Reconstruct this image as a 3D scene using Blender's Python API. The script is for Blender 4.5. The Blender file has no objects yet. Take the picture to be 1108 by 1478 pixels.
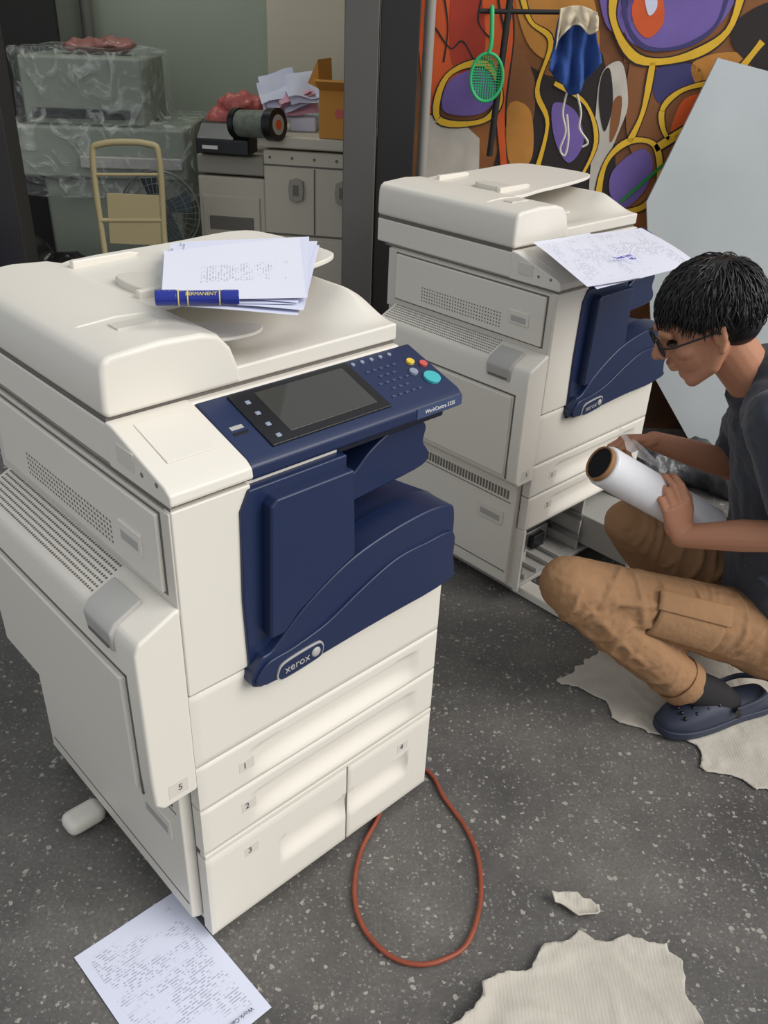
import bpy, bmesh, math, random
from mathutils import Vector, Matrix, noise
random.seed(7)
sc=bpy.context.scene
try:
    sc.view_settings.view_transform='Standard'
    sc.view_settings.look='None'
except Exception as e: print(e)
# ---------------------------------------------------------------- survey camera
H,TH,RO,FPX=1.5864,0.5268,0.0441,1230.7
r0=Vector((1,0,0)); FW=Vector((0,math.cos(TH),-math.sin(TH))); up0=Vector((0,math.sin(TH),math.cos(TH)))
RX=r0*math.cos(RO)+up0*math.sin(RO); UY=-r0*math.sin(RO)+up0*math.cos(RO); CAM=Vector((0,0,H))
def ray(u,v): return FW+RX*((u-554)/FPX)-UY*((v-739)/FPX)
def PY(u,v,Y):
    d=ray(u,v); return CAM+d*(Y/d.y)
def PF(u,v,z=0.0):
    d=ray(u,v); return CAM+d*((z-H)/d.z)
cd=bpy.data.cameras.new("camera"); cam=bpy.data.objects.new("camera",cd); sc.collection.objects.link(cam); sc.camera=cam
cd.sensor_fit='VERTICAL'; cd.sensor_height=24; cd.lens=24*FPX/1478; cd.clip_start=.05
M=Matrix((RX,UY,-FW)).transposed().to_4x4(); M.translation=CAM; cam.matrix_world=M
# ---------------------------------------------------------------- materials
def lin(c):
    c=c/255.; return c/12.92 if c<=.04045 else ((c+.055)/1.055)**2.4
def rgb(r,g,b): return (lin(r),lin(g),lin(b),1)
def mat(name,col,rough=.5,metal=0,bump=0,bscale=60,var=0,vscale=4,alpha=1,trans=0,spec=.5,sheen=0,bdist=.01):
    m=bpy.data.materials.new(name); m.use_nodes=True; nt=m.node_tree; b=nt.nodes["Principled BSDF"]
    b.inputs["Base Color"].default_value=col; b.inputs["Roughness"].default_value=rough; b.inputs["Metallic"].default_value=metal
    b.inputs["Alpha"].default_value=alpha; b.inputs["Transmission Weight"].default_value=trans; b.inputs["Specular IOR Level"].default_value=spec
    b.inputs["Sheen Weight"].default_value=sheen
    tc=nt.nodes.new("ShaderNodeTexCoord")
    if var>0:
        n=nt.nodes.new("ShaderNodeTexNoise"); n.inputs["Scale"].default_value=vscale; n.inputs["Detail"].default_value=6
        nt.links.new(tc.outputs["Object"],n.inputs["Vector"])
        mx=nt.nodes.new("ShaderNodeMix"); mx.data_type='RGBA'
        mx.inputs[6].default_value=tuple(c*(1-var) for c in col[:3])+(1,); mx.inputs[7].default_value=tuple(min(1,c*(1+var)) for c in col[:3])+(1,)
        nt.links.new(n.outputs["Fac"],mx.inputs[0]); nt.links.new(mx.outputs[2],b.inputs["Base Color"])
    if bump>0:
        n=nt.nodes.new("ShaderNodeTexNoise"); n.inputs["Scale"].default_value=bscale; n.inputs["Detail"].default_value=4
        nt.links.new(tc.outputs["Object"],n.inputs["Vector"])
        bp=nt.nodes.new("ShaderNodeBump"); bp.inputs["Strength"].default_value=bump; bp.inputs["Distance"].default_value=bdist
        nt.links.new(n.outputs["Fac"],bp.inputs["Height"]); nt.links.new(bp.outputs[0],b.inputs["Normal"])
    return m
def mixcol(nt,fac,a,b):
    mx=nt.nodes.new("ShaderNodeMix"); mx.data_type='RGBA'
    for s,v in ((0,fac),(6,a),(7,b)):
        if isinstance(v,(tuple,float,int)): mx.inputs[s].default_value=v
        else: nt.links.new(v,mx.inputs[s])
    return mx.outputs[2]
def ramp(nt,inp,p0,p1):
    r=nt.nodes.new("ShaderNodeMapRange"); r.inputs[1].default_value=p0; r.inputs[2].default_value=p1; nt.links.new(inp,r.inputs[0]); return r.outputs[0]
def mth(nt,op,a,b):
    m=nt.nodes.new("ShaderNodeMath"); m.operation=op
    for i,v in enumerate((a,b)):
        if isinstance(v,(float,int)): m.inputs[i].default_value=v
        else: nt.links.new(v,m.inputs[i])
    return m.outputs[0]
WHITE=mat("plastic_white",rgb(224,219,209),.42,bump=.03,bscale=900,bdist=.001)
WHITE2=mat("plastic_white_trim",rgb(211,206,196),.45)
GAP=mat("seam_dark",rgb(106,102,96),.8)
LGREY=mat("plastic_grey",rgb(176,174,170),.45)
NAVY=mat("plastic_navy",rgb(27,41,76),.36,bump=.05,bscale=1200,bdist=.001)
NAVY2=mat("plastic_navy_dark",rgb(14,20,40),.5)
BLACK=mat("plastic_black",rgb(22,23,27),.35)
DARK=mat("vent_dark",rgb(118,113,106),.8)
SCREEN=mat("screen_glass",rgb(62,62,58),.10)
BTN=mat("button_grey",rgb(140,150,168),.4)
TEAL=mat("button_teal",rgb(70,180,185),.35)
YEL=mat("button_yellow",rgb(225,195,70),.4)
RED=mat("button_red",rgb(205,90,80),.4)
INK=mat("print_ink",rgb(90,92,100),.7)
LABEL=mat("label_white",rgb(226,224,218),.6)
STEEL=mat("steel",rgb(150,150,150),.35,metal=.8)
def paper_mat(name,rowscale,dens,base=(228,230,244),cols=26.,op=.5,x0=.08,x1=.9,y0=.07,y1=.93):
    m=mat(name,rgb(*base),.75); nt=m.node_tree; b=nt.nodes["Principled BSDF"]
    tc=nt.nodes.new("ShaderNodeTexCoord"); sp=nt.nodes.new("ShaderNodeSeparateXYZ"); nt.links.new(tc.outputs["UV"],sp.inputs[0])
    rows=mth(nt,'FRACT',mth(nt,'MULTIPLY',sp.outputs[1],float(rowscale)),0.)
    rm=mth(nt,'LESS_THAN',rows,.42)
    mp=nt.nodes.new("ShaderNodeCombineXYZ"); nt.links.new(mth(nt,'MULTIPLY',sp.outputs[0],cols),mp.inputs[0]); nt.links.new(mth(nt,'MULTIPLY',mth(nt,'FLOOR',mth(nt,'MULTIPLY',sp.outputs[1],float(rowscale)),0.),1.7),mp.inputs[1])
    n=nt.nodes.new("ShaderNodeTexNoise"); n.inputs["Scale"].default_value=1.0; n.inputs["Detail"].default_value=1; nt.links.new(mp.outputs[0],n.inputs["Vector"])
    n3=nt.nodes.new("ShaderNodeTexNoise"); n3.inputs["Scale"].default_value=.09; nt.links.new(mp.outputs[0],n3.inputs["Vector"])
    nm=mth(nt,'MULTIPLY',ramp(nt,n.outputs["Fac"],dens,dens+.04),ramp(nt,n3.outputs["Fac"],.42,.52))
    mg=mth(nt,'MULTIPLY',mth(nt,'MULTIPLY',mth(nt,'GREATER_THAN',sp.outputs[0],x0),mth(nt,'LESS_THAN',sp.outputs[0],x1)),mth(nt,'MULTIPLY',mth(nt,'GREATER_THAN',sp.outputs[1],y0),mth(nt,'LESS_THAN',sp.outputs[1],y1)))
    f=mth(nt,'MULTIPLY',mth(nt,'MULTIPLY',rm,nm),mth(nt,'MULTIPLY',mg,op))
    nt.links.new(mixcol(nt,f,rgb(*base),rgb(90,95,120)),b.inputs["Base Color"]); return m
PAPER=paper_mat("paper_printed",56,.46,base=(218,222,240))
PAPER2=paper_mat("paper_printed_sparse",50,.48,x0=.42,x1=.72,y0=.25,y1=.9,op=.45)
PAPER3=paper_mat("paper_table",34,.46,cols=34.,op=.4)
PLAIN=mat("paper_plain",rgb(220,223,242),.75)
# ---------------------------------------------------------------- mesh helpers
def link(ob,parent=None):
    sc.collection.objects.link(ob)
    if parent is not None: ob.parent=parent
    return ob
def empty(name,loc=(0,0,0),rz=0):
    e=bpy.data.objects.new(name,None); e.empty_display_size=.1; e.location=loc; e.rotation_euler=(0,0,rz); sc.collection.objects.link(e); return e
def finish(bm,name,mat_,parent=None,bev=0,smooth=True,ang=35,seg=3):
    bmesh.ops.recalc_face_normals(bm,faces=bm.faces)
    me=bpy.data.meshes.new(name); bm.to_mesh(me); bm.free()
    if mat_ is not None: me.materials.append(mat_)
    if smooth:
        for p in me.polygons: p.use_smooth=True
        me.set_sharp_from_angle(angle=math.radians(ang))
    ob=link(bpy.data.objects.new(name,me),parent)
    if bev>0:
        m=ob.modifiers.new("bevel",'BEVEL'); m.width=bev; m.segments=seg; m.limit_method='ANGLE'; m.angle_limit=math.radians(35); m.harden_normals=True
    return ob
def addbox(bm,x0,x1,y0,y1,z0,z1,mx=None):
    vs=[bm.verts.new((x,y,z)) for x in (x0,x1) for y in (y0,y1) for z in (z0,z1)]
    for f in ((0,1,3,2),(4,6,7,5),(0,4,5,1),(2,3,7,6),(0,2,6,4),(1,5,7,3)): bm.faces.new([vs[i] for i in f])
    if mx is not None:
        for v in vs: v.co=mx@v.co
def box(name,m,x0,x1,y0,y1,z0,z1,parent=None,bev=.004):
    bm=bmesh.new(); addbox(bm,x0,x1,y0,y1,z0,z1); return finish(bm,name,m,parent,bev)
def prism(name,m,pts,axis,lo,hi,parent=None,bev=.003,ang=35,seg=3):
    bm=bmesh.new()
    def P(p,t):
        if axis=='y': return (p[0],t,p[1])
        if axis=='x': return (t,p[0],p[1])
        return (p[0],p[1],t)
    A=[bm.verts.new(P(p,lo)) for p in pts]; B=[bm.verts.new(P(p,hi)) for p in pts]; n=len(pts)
    bm.faces.new(A); bm.faces.new(B[::-1])
    for i in range(n): bm.faces.new((A[i],A[(i+1)%n],B[(i+1)%n],B[i]))
    return finish(bm,name,m,parent,bev,ang=ang,seg=seg)
def catmull(pts,n=6,closed=True):
    P=[Vector(p) for p in pts]; out=[]; N=len(P)
    rng=range(N) if closed else range(N-1)
    for i in rng:
        if closed: a,b,c,d=P[i-1],P[i],P[(i+1)%N],P[(i+2)%N]
        else: a,b,c,d=P[max(i-1,0)],P[i],P[i+1],P[min(i+2,N-1)]
        for k in range(n):
            t=k/n; out.append(.5*((2*b)+(c-a)*t+(2*a-5*b+4*c-d)*t*t+(3*b-a-3*c+d)*t**3))
    if not closed: out.append(P[-1])
    return out
def tube(bm,pts,rad,seg=14,sx=None,cap=True,side=None,sq=1.0):
    P=[Vector(p) for p in pts]; rings=[]
    N=len(P); prev=None
    for i in range(N):
        t=(P[min(i+1,N-1)]-P[max(i-1,0)]).normalized()
        h=Vector(side) if side is not None else (prev if prev is not None else (Vector((0,0,1)) if abs(t.z)<.9 else Vector((1,0,0))))
        u=(h-t*h.dot(t)).normalized(); w=t.cross(u); prev=u
        r=rad[i]; q=sq[i] if isinstance(sq,(list,tuple)) else sq
        rings.append([bm.verts.new(P[i]+u*(r*math.cos(2*math.pi*k/seg))+w*(r*q*math.sin(2*math.pi*k/seg))) for k in range(seg)])
    for i in range(N-1):
        for k in range(seg):
            bm.faces.new((rings[i][k],rings[i][(k+1)%seg],rings[i+1][(k+1)%seg],rings[i+1][k]))
    if cap: bm.faces.new(rings[0][::-1]); bm.faces.new(rings[-1])
def ball(bm,c,r,mx=None,seg=16):
    if isinstance(r,(int,float)): r=(r,r,r)
    m=Matrix.Translation(Vector(c))@Matrix.Diagonal((r[0],r[1],r[2],1))
    if mx is not None: m=mx@m
    bmesh.ops.create_uvsphere(bm,u_segments=seg,v_segments=max(6,seg//2+2),radius=1,matrix=m)
def limb(bm,pts,rad,seg=14,**k):
    tube(bm,pts,rad,seg,**k)
    for p,r in zip(pts,rad): ball(bm,p,r*.98)
def curve_tube(name,pts,r,m,parent=None,closed=False,n=8,res=10):
    pp=catmull(pts,n,closed); bm=bmesh.new()
    if closed: pp=pp+[pp[0]]
    tube(bm,pp,[r]*len(pp),res); return finish(bm,name,m,parent,0,ang=60)
def cyl(name,m,p0,p1,r,parent=None,seg=32,bev=.0,r2=None):
    bm=bmesh.new(); tube(bm,[p0,p1],[r,r if r2 is None else r2],seg); return finish(bm,name,m,parent,bev)
def text(name,s,size,m,mtx,parent,ext=.0004):
    cu=bpy.data.curves.new(name+"_c",'FONT'); cu.body=s; cu.size=size; cu.extrude=ext; cu.align_x='CENTER'; cu.align_y='CENTER'
    o=bpy.data.objects.new(name+"_t",cu); sc.collection.objects.link(o); bpy.context.view_layer.update()
    me=bpy.data.meshes.new_from_object(o.evaluated_get(bpy.context.evaluated_depsgraph_get())); bpy.data.objects.remove(o)
    me.materials.clear(); me.materials.append(m)
    me.transform(mtx); return link(bpy.data.objects.new(name,me),parent)
def frame(o,x,y,z): 
    m=Matrix((Vector(x),Vector(y),Vector(z))).transposed().to_4x4(); m.translation=Vector(o); return m
def sheet(name,m,c4,parent=None,nx=10,ny=12,amp=.002,th=0,seed=0,zoff=0,droop=None):
    bm=bmesh.new(); uv=bm.loops.layers.uv.new("UVMap"); A,B,C,D=[Vector(p) for p in c4]
    g=[[None]*(nx+1) for _ in range(ny+1)]
    for j in range(ny+1):
        for i in range(nx+1):
            s,t=i/nx,j/ny; p=(A*(1-s)+B*s)*(1-t)+(D*(1-s)+C*s)*t
            p.z+=zoff+amp*(.5+.5*noise.noise(Vector((s*2+seed,t*2,seed*3.1))))
            if droop: p.z-=droop(s,t)
            g[j][i]=bm.verts.new(p)
    for j in range(ny):
        for i in range(nx):
            f=bm.faces.new((g[j][i],g[j][i+1],g[j+1][i+1],g[j+1][i]))
            for l,(a,b) in zip(f.loops,((i,j),(i+1,j),(i+1,j+1),(i,j+1))): l[uv].uv=(a/nx,b/ny)
    return finish(bm,name,m,parent,0,ang=80)
def panel_scoop(name,m,a0,a1,z0,z1,parent,scoops,b0=0.0,th=.014,nx=60,nz=24):
    bm=bmesh.new(); g=[]
    for j in range(nz+1):
        row=[]
        for i in range(nx+1):
            a=a0+(a1-a0)*i/nx; z=z0+(z1-z0)*j/nz; d=0
            for (ca,cz,ra,rz,dep) in scoops:
                q=max(0,1-abs((a-ca)/ra)**4); 
                if q>0:
                    tz=(z-cz)/rz
                    if -1<tz<1: d+=dep*q**.6*(math.cos(tz*math.pi/2)**1.2 if tz<0 else (1-tz**6))
            e=min(a-a0,a1-a,z-z0,z1-z); 
            if e<.003: d+=.003
            row.append(bm.verts.new((a,b0+d,z)))
        g.append(row)
    for j in range(nz):
        for i in range(nx): bm.faces.new((g[j][i],g[j][i+1],g[j+1][i+1],g[j+1][i]))
    ring=[g[0][i] for i in range(nx+1)]+[g[j][nx] for j in range(1,nz+1)]+[g[nz][i] for i in range(nx-1,-1,-1)]+[g[j][0] for j in range(nz-1,0,-1)]
    bk=[bm.verts.new((v.co.x,b0+th,v.co.z)) for v in ring]; n=len(ring)
    for i in range(n): bm.faces.new((ring[i],ring[(i+1)%n],bk[(i+1)%n],bk[i]))
    bm.faces.new(bk)
    return finish(bm,name,m,parent,0,ang=40)
def dots(name,m,items,parent):
    bm=bmesh.new()
    for it in items: addbox(bm,*it)
    return finish(bm,name,m,parent,0,smooth=False)
# ---------------------------------------------------------------- copier
Z=[.021,.256,.370,.477,.637,.981]
W=.59
def copier(name,x,y,ph,opened=False):
    e=empty(name,(x,y,0),ph)
    box("body_lower",WHITE2,.004,.586,.032,.64,Z[1],.70,e)
    sm=[(.003,.587,.006,.034,z-.004,z+.004) for z in (Z[1],Z[2],Z[3],Z[4])]+[(.002,.010,.006,.034,Z[0]+.01,.97)]
    if not opened: sm.append((.340,.348,.006,.034,Z[0]+.01,Z[1]))
    dots("front_seams",GAP,sm,e)
    if not opened: box("pedestal_core",WHITE2,.004,.586,.032,.64,.03,Z[1],e)
    else:
        box("pedestal_left",WHITE,.0,.014,.002,.64,.03,Z[1],e); box("pedestal_right",WHITE,.572,.586,.002,.64,.03,Z[1],e)
        box("pedestal_back",WHITE2,.0,.586,.60,.64,.03,Z[1],e); box("pedestal_bottom",LGREY,.0,.586,.012,.64,.03,.045,e)
        box("pedestal_mid",LGREY,.335,.345,.02,.6,.045,Z[1],e)
        for k,zz in enumerate((.09,.17)):
            box("slide_rail_%d"%k,STEEL,.016,.03,.01,.55,zz,zz+.018,e,.001); box("slide_rail_r%d"%k,STEEL,.32,.334,.01,.55,zz,zz+.018,e,.001)
        box("open_tray",LGREY,.36,.55,-.16,.3,.06,.17,e); box("tray_motor",LGREY,.05,.14,.08,.2,.045,.10,e)
        for k in range(4): box("inner_rib_%d"%k,LGREY,.06+.06*k,.07+.06*k,.02,.5,.045,.06,e,.001)
        box("inner_bracket",STEEL,.18,.30,.12,.30,.045,.12,e,.003); box("inner_motor",BLACK,.20,.26,.10,.16,.06,.11,e,.003)
        panel_scoop("tray_4_front",WHITE,.346,.588,.025,.25,e,[(.46,.13,.07,.03,.012)],b0=-.18)
    box("column_left",WHITE2,.004,.315,.012,.64,.70,.98,e)
    box("column_rear",WHITE2,.315,.586,.34,.64,.70,.98,e)
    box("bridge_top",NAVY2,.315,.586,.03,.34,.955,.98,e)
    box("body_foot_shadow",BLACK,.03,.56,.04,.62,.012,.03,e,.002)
    for k,(a,b) in enumerate(((.05,.06),(.54,.06),(.05,.6),(.54,.6))): cyl("caster_%d"%k,BLACK,(a-.012,b,.014),(a+.012,b,.014),.0138,e)
    box("front_column",WHITE,.0,.135,.0,.02,Z[4]+.002,.978,e,.003)
    panel_scoop("front_cover",WHITE,.0,W,Z[3]+.002,Z[4]-.002,e,[],th=.02)
    prism("front_cover_right",WHITE,[(.12,.62),(W,.62),(W,.636),(.12,.636)],'y',.0,.02,e)
    panel_scoop("tray_1_front",WHITE,.0,W,Z[2]+.002,Z[3]-.002,e,[(.32,.415,.21,.036,.017)],th=.03)
    panel_scoop("tray_2_front",WHITE,.0,W,Z[1]+.002,Z[2]-.002,e,[(.32,.305,.21,.036,.017)],th=.03)
    if not opened:
        box("pedestal_rail",WHITE,.0,W,.001,.02,.243,Z[1]-.002,e,.002)
        panel_scoop("tray_3_front",WHITE,.0,.342,Z[0],.240,e,[(.255,.13,.088,.036,.017)],th=.03)
        panel_scoop("tray_4_front",WHITE,.346,W,Z[0],.240,e,[(.435,.13,.088,.036,.017)],th=.03)
    fr=lambda a,z,b=-.0008: frame((a,b,z),(1,0,0),(0,0,1),(0,-1,0))
    for s,a,z in (("1",.095,.421),("2",.095,.318))+((("3",.095,.195),("4",.50,.195)) if not opened else ()):
        text("label_"+s,s,.020,INK,fr(a,z),e); dots("sticker_"+s,WHITE2,[(a-.012,a+.02,-.0004,.0,z-.012,z+.012)],e)
    # blue front
    prism("blue_frame",NAVY,[(.114,.60),(.125,.597),(.585,.622),(.585,.70),(.32,.70),(.32,.972),(.128,.972),(.112,.94),(.108,.78)],'y',-.006,.03,e,.003)
    prism("blue_door",NAVY,[(.15,.945),(.162,.955),(.316,.955),(.322,.79),(.26,.762),(.20,.728),(.17,.70),(.142,.70)],'y',-.03,.03,e,.004)
    lowc=catmull([(.122,.605),(.36,.611),(.578,.62),(.582,.70),(.580,.775),(.565,.797),(.51,.806),(.42,.80),(.33,.782),(.26,.752),(.20,.715),(.15,.672),(.122,.66)],5)
    prism("blue_lower_cover",NAVY,[(q[0],q[1]) for q in lowc],'y',-.024,.05,e,.004,ang=50)
    wav=catmull([(.128,.61),(.36,.616),(.576,.625),(.578,.66),(.576,.735),(.50,.742),(.42,.738),(.34,.71),(.26,.675),(.19,.66),(.13,.652)],5)
    prism("blue_wave",NAVY,[(p[0],p[1]) for p in wav],'y',-.030,.0,e,.004,ang=50)
    prism("output_shelf",NAVY,[(.0,.785),(.05,.79),(.20,.77),(.34,.84),(.34,.70),(.0,.70)],'x',.318,.582,e,.004)
    hump=catmull([(.33,.832),(.46,.838),(.565,.848),(.582,.87),(.565,.90),(.570,.93),(.545,.948),(.48,.945),(.43,.922),(.39,.890),(.35,.872),(.325,.86)],4)
    prism("exit_hump",NAVY,[(p[0],p[1]) for p in hump],'y',.055,.33,e,.004,ang=50)
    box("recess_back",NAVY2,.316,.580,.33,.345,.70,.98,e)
    bd=catmull([(.150,.626),(.165,.642),(.232,.648),(.248,.640),(.248,.622),(.236,.612),(.166,.606),(.150,.612)],5)
    prism("badge_rim",LGREY,[(p[0],p[1]) for p in bd],'y',-.0335,-.025,e,.001)
    bd2=[((p[0]-.199)*.95+.199,(p[1]-.627)*.86+.627) for p in bd]
    prism("badge_plate",NAVY,bd2,'y',-.0345,-.025,e,.0005)
    text("badge_text","xerox",.022,LGREY,frame((.190,-.0352,.627),(1,0,.06),(-.06,0,1),(0,-1,0)),e)
    bm=bmesh.new(); ball(bm,(.231,-.034,.630),(.010,.004,.010)); finish(bm,"badge_ball",LGREY,e)
    # scanner & cap
    box("scanner_body",WHITE,.0,W,.155,.70,.985,1.055,e,.006)
    box("scanner_under",WHITE2,.01,.58,.03,.66,.975,.99,e)
    prism("corner_cap",WHITE,[(.0,.984),(-.004,.99),(-.002,1.005),(.012,1.014),(.15,1.056),(.17,1.058),(.17,.984)],'x',-.001,.139,e,.006)
    prism("corner_cap_inset",WHITE,[(.05,1.026),(.05,1.0278),(.14,1.0548),(.14,1.0525)],'x',.03,.11,e,.0006)
    # control panel
    prism("control_panel",NAVY,[(.02,.972),(.006,.980),(.006,1.0),(.018,1.010),(.15,1.055),(.158,1.05),(.158,.98)],'x',.141,.608,e,.005)
    ang=math.atan2(.045,.132); ca,sa=math.cos(ang),math.sin(ang)
    pm=lambda a,s,h=0: frame((a,.018+s*ca-h*sa,1.010+s*sa+h*ca),(1,0,0),(0,ca,sa),(0,-sa,ca))
    def pbox(nm,m,a0,a1,s0,s1,h0,h1,bev=.001):
        bm=bmesh.new(); addbox(bm,a0,a1,s0,s1,h0,h1,pm(0,0)); return finish(bm,nm,m,e,bev)
    pbox("display_bezel",BLACK,.195,.445,.006,.134,-.004,.004,.002)
    pbox("display_screen",SCREEN,.240,.425,.022,.122,.003,.0052,.001)
    for k in range(4): pbox("menu_button_%d"%k,BTN,.212,.221,.018+.028*k,.026+.028*k,.003,.006,.003)
    pbox("usb_slot",BLACK,.155,.182,.05,.056,-.001,.001,.0003); pbox("usb_port",LGREY,.157,.180,.062,.070,-.001,.0012,.0003)
    bm=bmesh.new()
    for i in range(5):
        for j in range(5):
            if i in (0,4) and j%2: continue
            addbox(bm,.464+i*.016,.472+i*.016,.024+j*.018,.029+j*.018,-.001,.002,pm(0,0))
    finish(bm,"keypad",mat("key_navy",rgb(62,74,106),.4),e,.001)
    def disc(nm,m,a,s,rr,h=.005):
        q=pm(a,s); p0=q@Vector((0,0,-.002)); p1=q@Vector((0,0,h)); return cyl(nm,m,p0,p1,rr,e,24,.001)
    disc("start_button",TEAL,.575,.040,.0165); disc("stop_button",RED,.588,.078,.008); disc("clear_button",YEL,.567,.092,.008); disc("pause_button",BTN,.552,.066,.0085)
    for k in range(5): disc("aux_button_%d"%k,BTN,.455+.022*k,.125,.004,.003)
    dots("name_strip",mat("strip_slate",rgb(60,75,110),.4),[(.49,.604,.0046,.0065,.982,1.0)],e)
    text("name_text","WorkCentre 5335",.010,LABEL,frame((.547,.0042,.991),(1,0,0),(0,0,1),(0,-1,0)),e)
    # ADF
    prism("feeder_hump",WHITE,[(0,1.062),(-.003,1.075),(0,1.135),(.004,1.148),(.018,1.156),(.10,1.161),(.17,1.158),(.20,1.150),(.222,1.125),(.235,1.09),(.24,1.062)],'y',.162,.70,e,.009,seg=4)
    prism("feeder_hump_lid",WHITE,[(.018,1.153),(.04,1.159),(.10,1.1635),(.165,1.160),(.185,1.153),(.17,1.14),(.04,1.14)],'y',.30,.69,e,.003)
    dots("hump_pull_recess",WHITE2,[(.075,.145,.245,.275,1.15,1.1625)],e)
    bm=bmesh.new(); nx,ny=40,50; g=[]
    def adf(a,b):
        s=(a-.22)/.37; t=(b-.165)/.535
        k=min(1,max(0,(t-.02)/.22)); k=k*k*(3-2*k)
        return 1.090+.004*s - .020*k*math.exp(-((s-.35)/.28)**2)+ k*.046*min(1,max(0,(s-.62)/.30))**1.6*(1-.35*max(0,(s-.93)/.07))
    for j in range(ny+1):
        g.append([bm.verts.new((.22+.37*i/nx,.165+.535*j/ny,adf(.22+.37*i/nx,.165+.535*j/ny))) for i in range(nx+1)])
    for j in range(ny):
        for i in range(nx): bm.faces.new((g[j][i],g[j][i+1],g[j+1][i+1],g[j+1][i]))
    ring=[g[0][i] for i in range(nx+1)]+[g[j][nx] for j in range(1,ny+1)]+[g[ny][i] for i in range(nx-1,-1,-1)]+[g[j][0] for j in range(ny-1,0,-1)]
    bk=[bm.verts.new((v.co.x,v.co.y,1.062)) for v in ring]; n=len(ring)
    for i in range(n): bm.faces.new((ring[i],ring[(i+1)%n],bk[(i+1)%n],bk[i]))
    bm.faces.new(bk); finish(bm,"output_bed",WHITE,e,.006)
    dots("feeder_seam",GAP,[(.002,.586,.170,.695,1.052,1.064)],e)
    tp=catmull([(.17,.36),(.34,.345),(.50,.345),(.60,.365),(.622,.42),(.615,.58),(.58,.655),(.45,.675),(.17,.675)],5)
    ob=prism("input_tray",WHITE,[(p[0],p[1]) for p in tp],'z',0,.010,e,.003,ang=50)
    for v in ob.data.vertices: v.co.z+=1.143+.022*max(0,(v.co.x-.19)/.4)**1.2
    for k,(b0,b1) in enumerate(((.385,.40),(.63,.645))):
        prism("paper_guide_%d"%k,WHITE,[(.19,1.149),(.32,1.158),(.33,1.165),(.31,1.170),(.19,1.168)],'y',b0,b1,e,.003)
    el=catmull([(.205,.40),(.25,.395),(.27,.45),(.25,.50),(.205,.495)],4); prism("feed_flap",WHITE2,[(p[0],p[1]) for p in el],'z',1.150,1.168,e,.003,ang=50)
    fl=catmull([(.215,.205),(.30,.215),(.345,.25),(.33,.275),(.24,.30),(.21,.29)],5)
    ob=prism("exit_flap",WHITE,[(p[0],p[1]) for p in fl],'z',0,.006,e,.002,ang=50)
    for v in ob.data.vertices: v.co.z+=1.124-.12*(v.co.x-.215)
    # left side
    box("side_upper_panel",WHITE,-.010,.004,.03,.60,.83,.965,e,.003)
    dots("side_panel_outline",GAP,[(-.0042,-.002,.026,.604,.826,.969)],e)
    box("side_trim",WHITE2,-.003,.004,.003,.64,.80,.975,e,.002)
    dots("scanner_seam",GAP,[(-.0008,.0,.0,.66,.980,.9845)],e)
    it=[]
    for i in range(30):
        for j in range(5): it.append((-.0106,-.0095,.175+.0105*i,.179+.0105*i,.848+.0095*j,.852+.0095*j))
    dots("side_vents",DARK,it,e)
    box("side_handle_rim",WHITE,-.014,-.004,.075,.145,.872,.910,e,.003); box("side_handle_pocket",LGREY,-.0146,-.006,.083,.137,.878,.896,e,.002)
    box("scanner_side_tab",WHITE2,-.003,.003,.09,.14,1.005,1.035,e,.0015)
    for k,b in enumerate((.07,.03)): cyl("screw_%d"%k,DARK,(-.0015,b,1.01),(.002,b,1.01),.004,e,12)
    # bypass feeder unit
    prism("bypass_unit",WHITE,[(.0,.432),(-.066,.43),(-.080,.445),(-.082,.50),(-.082,.765),(-.074,.782),(-.01,.812),(.0,.814)],'y',.0,.60,e,.006,seg=4)
    prism("bypass_door",WHITE,[(-.078,.46),(-.089,.46),(-.090,.70),(-.080,.70)],'y',.045,.57,e,.004)
    dots("bypass_groove",GAP,[(-.0830,-.07,.035,.58,.703,.708),(-.0830,-.07,.035,.040,.45,.708)],e)
    it=[]
    for i in range(58):
        for j in range(7):
            aa=-.010-.0086*j; zz=.812+(aa+.010)*(.030/.064)
            it.append((aa-.0018,aa+.0018,.16+.0074*i,.1633+.0074*i,zz-.002,zz+.0012))
    dots("bypass_vents",DARK,it,e)
    prism("bypass_latch",LGREY,[(-.086,.738),(-.089,.773),(-.078,.790),(-.03,.812),(-.03,.79),(-.06,.738)],'y',.06,.145,e,.004)
    box("bypass_latch_pocket",GAP,-.0885,-.08,.07,.135,.742,.748,e,.001)
    text("label_5","5",.018,INK,frame((-.033,-.0008,.462),(1,0,0),(0,0,1),(0,-1,0)),e); dots("sticker_5",WHITE2,[(-.055,-.018,-.0004,.0005,.447,.477)],e)
    # lower side
    prism("side_lower_panel",WHITE,[(-.004,.05),(-.022,.06),(-.022,.40),(-.012,.425),(.004,.43),(.004,.05)],'y',.035,.64,e,.004)
    box("side_lower_line",GAP,-.0228,-.02,.04,.62,.098,.102,e,.0005); box("side_lower_line2",GAP,-.0228,-.02,.05,.6,.34,.343,e,.0005)
    box("side_lower_rim",WHITE,-.027,-.016,.07,.17,.255,.305,e,.003); box("side_lower_pocket",LGREY,-.0276,-.02,.08,.16,.265,.287,e,.002)
    it=[(-.0234,-.022,.06+.012*i,.067+.012*i,.352,.380) for i in range(42)]
    dots("lower_vents",DARK,it,e)
    if not opened:
        box("stabilizer_foot",WHITE,-.10,-.01,.40,.46,.002,.045,e,.02)
    else:
        box("stabilizer_foot",WHITE,.03,.09,-.27,.05,.002,.032,e,.006)
    return e
c1=copier("multifunction_copier",-.2977+.002,1.0196-.004,.7766)
c2=copier("multifunction_copier.001",.4273,2.2034,.7695,True)
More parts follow.
